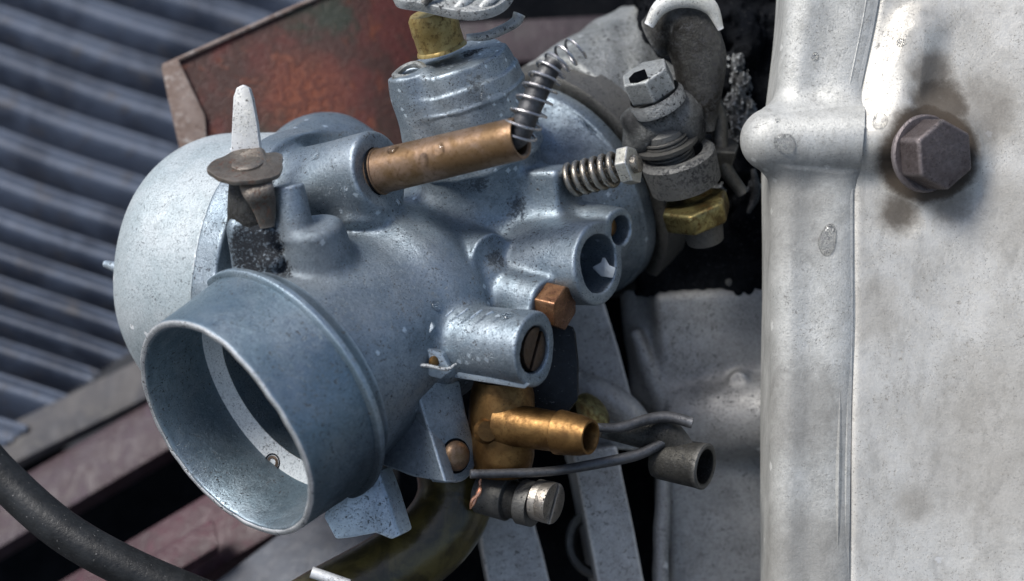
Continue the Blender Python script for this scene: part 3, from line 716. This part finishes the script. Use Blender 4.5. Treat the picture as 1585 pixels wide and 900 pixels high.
# --- brass fuel inlet
V, F = lathe_g(P(775, 735, -50), nrm((.02, 1, .15)), [(0, 0), (0, 40), (8, 48), (30, 52), (100, 52), (130, 50), (150, 44), (150, 0)], 40); fi = mesh('fuel_inlet', V, F, M_brass, carb)
q0, q1 = P(782, 656, -20), P(914, 677, 62); qd = nrm(q1 - q0); ql = np.linalg.norm(q1 - q0)
V, F = lathe_g(q0, qd, [(0, 44), (20, 38), (34, 33), (ql * .62, 31), (ql * .64, 35), (ql * .9, 31), (ql, 27), (ql, 23), (ql - 3, 21), (ql - 50, 20), (ql - 50, 0)], 40)
mesh('hose_barb', V, F, M_brass, fi)
V, F = lathe_g(P(752, 668, 10), nrm((.35, .1, 1)), [(0, 20), (8, 16), (10, 0)], 20); mesh('inlet_lug', V, F, M_brass, fi)
# rubber block behind the plug
V, F = prism_g([P(845, 500, -80), P(890, 505, -80), P(896, 560, -80), P(896, 620, -80), P(870, 650, -80), P(800, 640, -80), P(800, 560, -80)], (0, 0, -120), 12); mesh('rubber_boot', V, F, M_rubber, carb)

# --- wire bail
V, F = tube_g(bez([P(728, 734, 20), P(780, 733, 10), P(850, 730, -5), P(930, 717, -20), P(990, 703, -35), P(1032, 682, -50)], 8), [7, 7, 8, 9, 8], 12); bail = mesh('wire_bail', V, F, M_rod, carb)
V, F = tube_g(bez([P(918, 662, 0), P(960, 662, -10), P(1000, 650, -25), P(1035, 646, -30), P(1072, 655, -25)], 8), [7, 8, 9, 9, 9], 12); mesh('bail_arm', V, F, M_rod, bail)
V, F = tube_g(bez([P(930, 668, -20), P(990, 672, -50), P(1030, 672, -50), P(1062, 700, -45)], 6), [10, 22, 26, 18], 16, flat=(1, .5)); mesh('bail_web', V, F, M_darkm, bail)
V, F = lathe_g(P(1018, 708, -80), nrm((.84, -.14, .5)), [(0, 32), (8, 34), (74, 36), (84, 37), (86, 34), (84, 28), (60, 26), (60, 0)], 36); mesh('hook_barrel', V, F, M_darkm, bail)

# --- lower slotted screw and its holder
V, F = lathe_g(P(745, 762, -80), nrm((.86, -.16, .45)), [(0, 0), (0, 34), (50, 36), (54, 30), (70, 30), (74, 36), (96, 36), (98, 0)], 36); lh = mesh('screw_holder', V, F, M_darkm, carb)
slotted('drain_screw', P(842, 776, -22), nrm((.84, -.16, .5)), 33, M_steel, lh, (.5, 1, 0), 18, 12)

# ================================================================== HOSE, COPPER, LITTLE ROD
path = bez([P(700, 700, -150), P(705, 770, -140), P(672, 830, -130), P(600, 885, -125), P(500, 940, -120), P(420, 990, -120)], 10)
V, F = tube_g(path, 62, 30); tag(mesh('fuel_hose', V, F, M_hose, sharp=70), 'glossy olive brown fuel hose curving down below the carburettor', 'hose')
mb = MB()
for k in range(5):
    a = rng.normal(size=3) * 2.2
    V, F = tube_g(bez([P(744, 745, 0) + a, P(741, 762, 4) - a, P(733, 776, 6) + a * 1.4, P(728, 788, 4)], 5), [1.5, 3, 3, 1.2], 6); mb.add(V, F)
tag(mesh('copper_strands', mb.V, mb.F, M_copper_wire), 'frayed bright copper strands hanging beside the lower screw', 'wire')
V, F = tube_g([P(482, 886, 40), P(500, 892, 40), P(540, 906, 40)], 9, 12)
tag(mesh('metal_rod', V, F, M_pale_steel), 'white metal rod end at the bottom edge below the mouth', 'rod')

# ================================================================== INTAKE CLAMP
cl = thing('intake_clamp', X(820), 'steel clamp ring around the intake neck with slotted hex bolt', 'clamp')
V, F = lathe_g(X(795), A, [(0, 192), (0, 206), (6, 214), (60, 214), (66, 206), (66, 190)], 140, closed=False); mesh('clamp_band', V, F, M_darkm, cl)
f = Field(P(780, 330, -620), P(1180, -60, -150), 3.2)
f.cone(X(835, 105), X(1060, 105), 122, 118, k=0, rd=9)
f.cone(X(880), X(1050), 190, 180, k=20, rd=14)
f.cone(X(800, 105), X(842, 105), 96, 96, k=2, rd=2, mode='sub')
f.warp(3, 70, 2)
V, F = f.build(); mesh('intake_neck', V, F, M_clamp, cl, sharp=60)
lug = P(1030, 185, -150)
f = Field(lug - 110, lug + 110, 2.6)
f.caps(P(1000, 205, -150), P(1052, 180, -150), 34, 40, k=0); f.ell(P(1060, 205, -160), (26, 24, 30), k=14); f.ell(P(985, 182, -150), (22, 16, 24), k=20); f.caps(P(985, 225, -160), P(1060, 205, -170), 22, 28, k=16)
f.warp(2.2, 45, 12)
V, F = f.build(); mesh('clamp_lug', V, F, M_lug, cl, sharp=60)
bd = nrm((-.42, .80, .42))
V, F = lathe_g(P(1022, 165, -120), bd, [(0, 0), (0, 44), (16, 46), (24, 42)], 36); mesh('bolt_collar', V, F, M_lug, cl)
V, F = hex_g(P(1012, 144, -112), bd, 42, 40, 4, .3); hb = mesh('clamp_bolt', V, F, M_clamp, cl)
V, F = box_g(P(989, 124, -72), (9, 3, 2), (-4, 10, 4), (4, 4, 8), 2); mesh('slot_shade', V, F, M_black, hb)  # black block paints the shade inside the slot, nothing is cut
V, F = lathe_g(P(1062, 285, -170), nrm((-.30, .86, .42)), [(0, 40), (0, 58), (50, 62), (56, 56), (56, 44), (20, 40)], 48, closed=True); mesh('lower_sleeve', V, F, M_grime, cl)
V, F = hex_g(P(1082, 342, -160), nrm((-.28, .86, .42)), 58, 36, 8, .2); mesh('brass_nut', V, F, M_nutb, cl)
V, F = lathe_g(P(1092, 372, -165), nrm((-.2, .86, .42)), [(0, 0), (0, 30), (36, 34)], 30); mesh('bolt_tail', V, F, M_darkm, cl)
V, F = lathe_g(P(1045, 262, -165), nrm((-.3, .86, .42)), [(0, 0), (0, 36), (70, 32), (90, 0)], 30); mesh('oily_stud', V, F, M_grime, cl)
sd_ = nrm((-.3, .86, .42)); V, F = tube_g(helix(P(1045, 262, -165) + sd_ * 2, P(1045, 262, -165) + sd_ * 64, 36, 9), 2.6, 6); mesh('stud_thread', V, F, M_darkm, cl)
V, F = lathe_g(P(1034, 226, -150), sd_, [(0, 30), (0, 50), (7, 51), (9, 30)], 36, closed=True); mesh('oily_washer', V, F, M_darkm, cl)
V, F = hex_g(P(1108, 246, -205), nrm((.2, .8, .5)), 34, 30, 4, .4); mesh('side_nut', V, F, M_darkm, cl)
V, F = tube_g(bez([P(1090, 120, -200), P(1112, 180, -190), P(1118, 250, -190), P(1150, 300, -200)], 8), [12, 14, 13, 10], 12); mesh('oily_pipe', V, F, M_darkm, cl)
# upper hooked clamp
V, F = tube_g(bez([P(1004, 40, -110), P(1024, 10, -106), P(1060, -2, -104), P(1098, 10, -106), P(1116, 46, -112)], 8), [8, 13, 15, 13, 5], 16, flat=(1, .7)); mesh('pale_strap', V, F, M_pale_steel, cl)
V, F = tube_g(bez([P(1010, 60, -170), P(1050, 40, -150), P(1082, 90, -150), P(1078, 200, -180)], 8), [34, 48, 46, 30], 18, flat=(1, .7)); mesh('oily_strap', V, F, M_grime, cl)

# ================================================================== ENGINE: dark cylinder behind and crankcase
eng = thing('engine', P(1050, 600, -300), 'grimy grey engine casing with ribs behind the carburettor', 'engine')
f = Field(P(960, 460, -700), P(1240, -60, -240), 5)
f.box(P(1110, 200, -520), (150, 300, 200), k=0, rd=20)
for (a, b, r) in [(1130, 110, 22), (1145, 190, 26), (1138, 250, 24), (1150, 330, 20), (1095, 250, 24), (1105, 190, 20), (1160, 60, 26), (1090, 60, 30), (1060, 330, 30), (1165, 280, 14)]:
    f.ell(P(a, b, -310), (r, r * 1.6, r), k=14)
f.warp(5, 60, 4); f.warp(3.2, 21, 14)
V, F = f.build(); mesh('oily_cylinder', V, F, M_black, eng, sharp=60)
for (pts, r) in [([(1142, 95), (1136, 140), (1150, 180), (1140, 225)], 16), ([(1166, 262), (1170, 300), (1158, 330)], 8)]:
    V, F = tube_g(bez([P(a, b, -282) for a, b in pts], 6), [r * .5, r, r * .9, r * .4], 12); mesh('grimy_fin', V, F, M_grime, eng) if r < 10 else None
M_crust = cast('crusty_dirt', (.05, .05, .05), (.30, .31, .31), rough=(.25, .6), metal=.5, speck=1, blot=1, dark_noise=.50, grain=4)
f = Field(P(1080, 420, -420), P(1210, 40, -200), 2.6)
for (a, b, r_) in ((1140, 100, 12), (1146, 130, 16), (1136, 160, 15), (1144, 190, 18), (1152, 215, 14), (1112, 300, 12), (1166, 290, 9), (1098, 160, 12), (1158, 165, 10), (1128, 215, 10)):
    f.ell(P(a, b, -286), (r_, r_ * 1.3, r_), k=10)
f.warp(4, 18, 2); f.warp(3, 9, 5)
V, F = f.build(); mesh('crusty_dirt', V, F, M_crust, eng, sharp=60)
# grey casing: plate, ledge and ribs
f = Field(P(690, 960, -760), P(1260, 420, -150), 4)
Mr = [nrm((1, .06, -.05)), nrm((-.05, 1, .1)), nrm(np.cross(nrm((1, .06, -.05)), nrm((-.05, 1, .1))))]
f.box(P(1130, 700, -420), (125, 290, 80), M=Mr, k=0, rd=16)
f.cone(P(1040, 655, -360), P(1300, 632, -300), 66, 70, k=26, rd=10)
f.caps(P(1030, 630, -330), P(1022, 900, -300), 12, 14, k=8); f.caps(P(985, 520, -335), P(1030, 630, -325), 10, 12, k=8); f.caps(P(1100, 470, -340), P(1170, 468, -330), 8, 8, k=8); f.cone(P(1145, 590, -330), P(1142, 590, -296), 20, 15, k=10)
f.caps(P(1000, 420, -420), P(1012, 600, -380), 50, 40, k=40)
f.warp(1.2, 90, 6)
V, F = f.build(); mesh('casing_wall', V, F, M_rib, eng, sharp=60)
def rib(pts, z0, z1, dz, mat=M_rib):
    n = len(pts); q = [P(a, b, z0 + (z1 - z0) * i / max(1, n - 1)) for i, (a, b) in enumerate(pts)]
    V, F = prism_g(q, (-10, 0, dz), 7, 3); return mesh('casing_rib', V, F, mat, eng)
rib([(738, 770), (800, 780), (825, 800), (842, 860), (858, 930), (760, 930), (745, 850)], -260, -260, -220)
rib([(885, 700), (955, 690), (965, 740), (982, 820), (1003, 930), (930, 930), (905, 800)], -230, -230, -260)
rib([(860, 470), (935, 465), (958, 540), (985, 640), (1000, 700), (890, 690), (880, 560)], -300, -300, -220)
V, F = tube_g(bez([P(890, 600, -270), P(930, 612, -262), (P(972, 640, -262)), P(1010, 690, -270)], 8), [26, 28, 26, 22], 16); mesh('casing_fillet', V, F, M_rib, eng)
V, F = lathe_g(P(930, 840, -330), nrm((-.5, 0, .86)), [(0, 60), (16, 60), (20, 54), (16, 46), (0, 46)], 40); mesh('casing_hole_rim', V, F, M_darkm, eng)
V, F = box_g(P(900, 720, -640), (330, 0, 0), (0, 330, 0), (0, 0, 60), 10); mesh('rib_gap_shade', V, F, M_black, eng)  # black slab added as the shade between the ribs
V, F = lathe_g(P(908, 646, -190), nrm((.6, .5, .6)), [(0, 38), (16, 36), (22, 26), (22, 0)], 32); mesh('old_brass_stud', V, F, M_nutb, eng)
V, F = lathe_g(P(1128, 438, -330), nrm((.2, .2, .9)), [(0, 9), (8, 8), (11, 0)], 14); mesh('small_rivet', V, F, M_darkm, eng)

# crankcase at right
def lean(V):
    V = V.copy(); y = 450 - V[:, 1]; x = V[:, 0] + 792.5
    t = np.clip((250 - y) / 330, 0, 1.45); g = t * t * (3 - 2 * np.minimum(t, 1)) * 48 - np.clip((y - 500) / 500, 0, 1) * 8
    w = np.interp(x, [1150, 1310, 1450, 1600], [.35, 1, .6, 0]); V[:, 0] += g * w; return V
cc = thing('crankcase_cover', P(1380, 600, 0), 'pale silver crankcase cover with seam and corroded hex bolt at the right', 'crankcase')
f = Field(P(1100, 1160, -260), P(1345, -260, 130), 3.4)
f.box(P(1256, 450, -90), (72, 690, 100), k=0, rd=36)
f.caps(P(1195, 216, -6), P(1360, 214, 6), 52, 54, k=34)
f.caps(P(1294, -400, -27), P(1294, 1300, -27), 36, 36, k=30)
f.warp(1.6, 320, 9)
V, F = f.build(); V = lean(V); mesh('flange', V, F, M_flange, cc, sharp=60)
f = Field(P(1270, 1160, -200), P(1760, -260, 190), 4.0)
f.box(P(1510, 450, -100), (216, 690, 116), k=0, rd=16)
f.cone(P(1560, 1200, -560), P(1560, -300, -560), 590, 590, k=30, rd=4)
f.caps(P(1330, 215, 0), P(1372, 210, 10), 52, 46, k=30)
f.caps(P(1388, 60, -2), P(1376, 200, 4), 34, 42, k=40)
f.cone(P(1440, 238, -40), P(1438, 240, 24), 92, 70, k=30, rd=8)
f.box(P(1390, 110, 10), (20, 92, 14), M=[nrm((1, .12, 0)), nrm((-.12, 1, 0)), (0, 0, 1)], k=12, rd=7)
f.ell(P(1408, 335, 50), (22, 50, 26), k=20, mode='sub')
f.warp(2.4, 330, 10)
V, F = f.build(); V = lean(V); mesh('cover', V, F, M_case, cc, sharp=60)
# casting lines beside the seam
V, F = sheet_g = (lambda ys: ([P(x, y, z) for y in ys for x, z in ((1292, 8), (1297, 15), (1302, 17.5), (1305, 16.5), (1308, 13.8), (1311, 13.5), (1314, 15.5), (1320, 15))], [(j * 8 + i, j * 8 + i + 1, j * 8 + i + 9, j * 8 + i + 8) for j in range(len(ys) - 1) for i in range(7)]))(np.linspace(-225, 1125, 90))
V = lean(np.array(V)); mesh('gasket', V, F, M_flange, cc)
bx = nrm((.42, -.06, .90))
V, F = lathe_g(P(1430, 238, 34), bx, [(0, 0), (0, 60), (5, 60), (8, 57), (8, 40)], 48); wsh = mesh('washer', V, F, M_bolt, cc)
V, F = hex_g(P(1431, 239, 34), bx, 55, 56, 7, .25); mesh('hex_bolt', V, F, M_bolt, cc)

# ================================================================== WATER DROPS
bpy.context.view_layer.update(); dg = bpy.context.evaluated_depsgraph_get()
def hit(px, py):
    o = np.array((0, 0, D)); w0 = Vector(to_world(o)[0]); w1 = Vector(to_world(P(px, py, 0))[0])
    ok, loc, no, _, ob, _ = scene.ray_cast(dg, w0, (w1 - w0).normalized())
    return np.array(loc), np.array(no)
spots = [(1215, 222, 16, 1.0, 'largest round water drop on the rounded boss of the silver crankcase'),
         (1362, 187, 13, 1.0, 'round water drop on the crankcase just right of the seam, left of the hex bolt'),
         (1281, 372, 14, 1.7, 'elongated water drop on the crankcase flange below the rounded boss'),
         (1204, 186, 5, 1.0, 'tiny water drop above the large drop on the crankcase boss'),
         (656, 246, 8, 1.2, 'left one of two water drops on the brass tube'),
         (680, 231, 9, 1.1, 'right one of two water drops on the brass tube'),
         (608, 232, 9, 1.0, 'water drop at the left root of the brass tube'),
         (489, 243, 7, 1.2, 'small water drop on the boss left of the brass tube'),
         (749, 151, 8, 1.0, 'small water drop on the side of the slide chamber cap'),
         (676, 474, 9, 1.0, 'left water drop on top of the slotted jet screw boss'),
         (784, 490, 10, 1.0, 'right water drop on top of the slotted jet screw boss, near its end'),
         (1262, 88, 6, 1.1, 'small water drop high on the crankcase flange'),
         (1395, 66, 7, 1.0, 'small water drop high on the crankcase right of the seam')]
for (px, py, rr, st, lb) in spots:
    loc, no = hit(px, py); no = no / np.linalg.norm(no)
    wu = np.cross(no, (0, 0, 1.)); wu = wu / max(1e-6, np.linalg.norm(wu)); wv = np.cross(no, wu)
    V, F = [], []
    prof = [(-.25, 0), (-.25, .9), (.03, 1), (.20, .9), (.32, .68), (.40, .4), (.43, 0)]
    Vl, F = lathe_g(np.zeros(3), np.array((0, 0, 1.)), prof, 28, lambda th, t, r: (r * (1 + .07 * math.sin(2 * th + px) + .05 * math.sin(3 * th + py)), t))
    Wd = np.array([loc + (p[0] * wu + p[1] * wv * st + p[2] * no) * rr * S for p in Vl])
    me = bpy.data.meshes.new('water_drop'); me.from_pydata((Wd - loc).tolist(), [], F); me.materials.append(M_water)
    me.polygons.foreach_set('use_smooth', [True] * len(me.polygons)); bm = bmesh.new(); bm.from_mesh(me); bmesh.ops.recalc_face_normals(bm, faces=bm.faces[:]); bm.to_mesh(me); bm.free()
    o = bpy.data.objects.new('water_drop', me); col.objects.link(o); o.location = loc
    tag(o, lb, 'water drop', 'water drops on the castings')
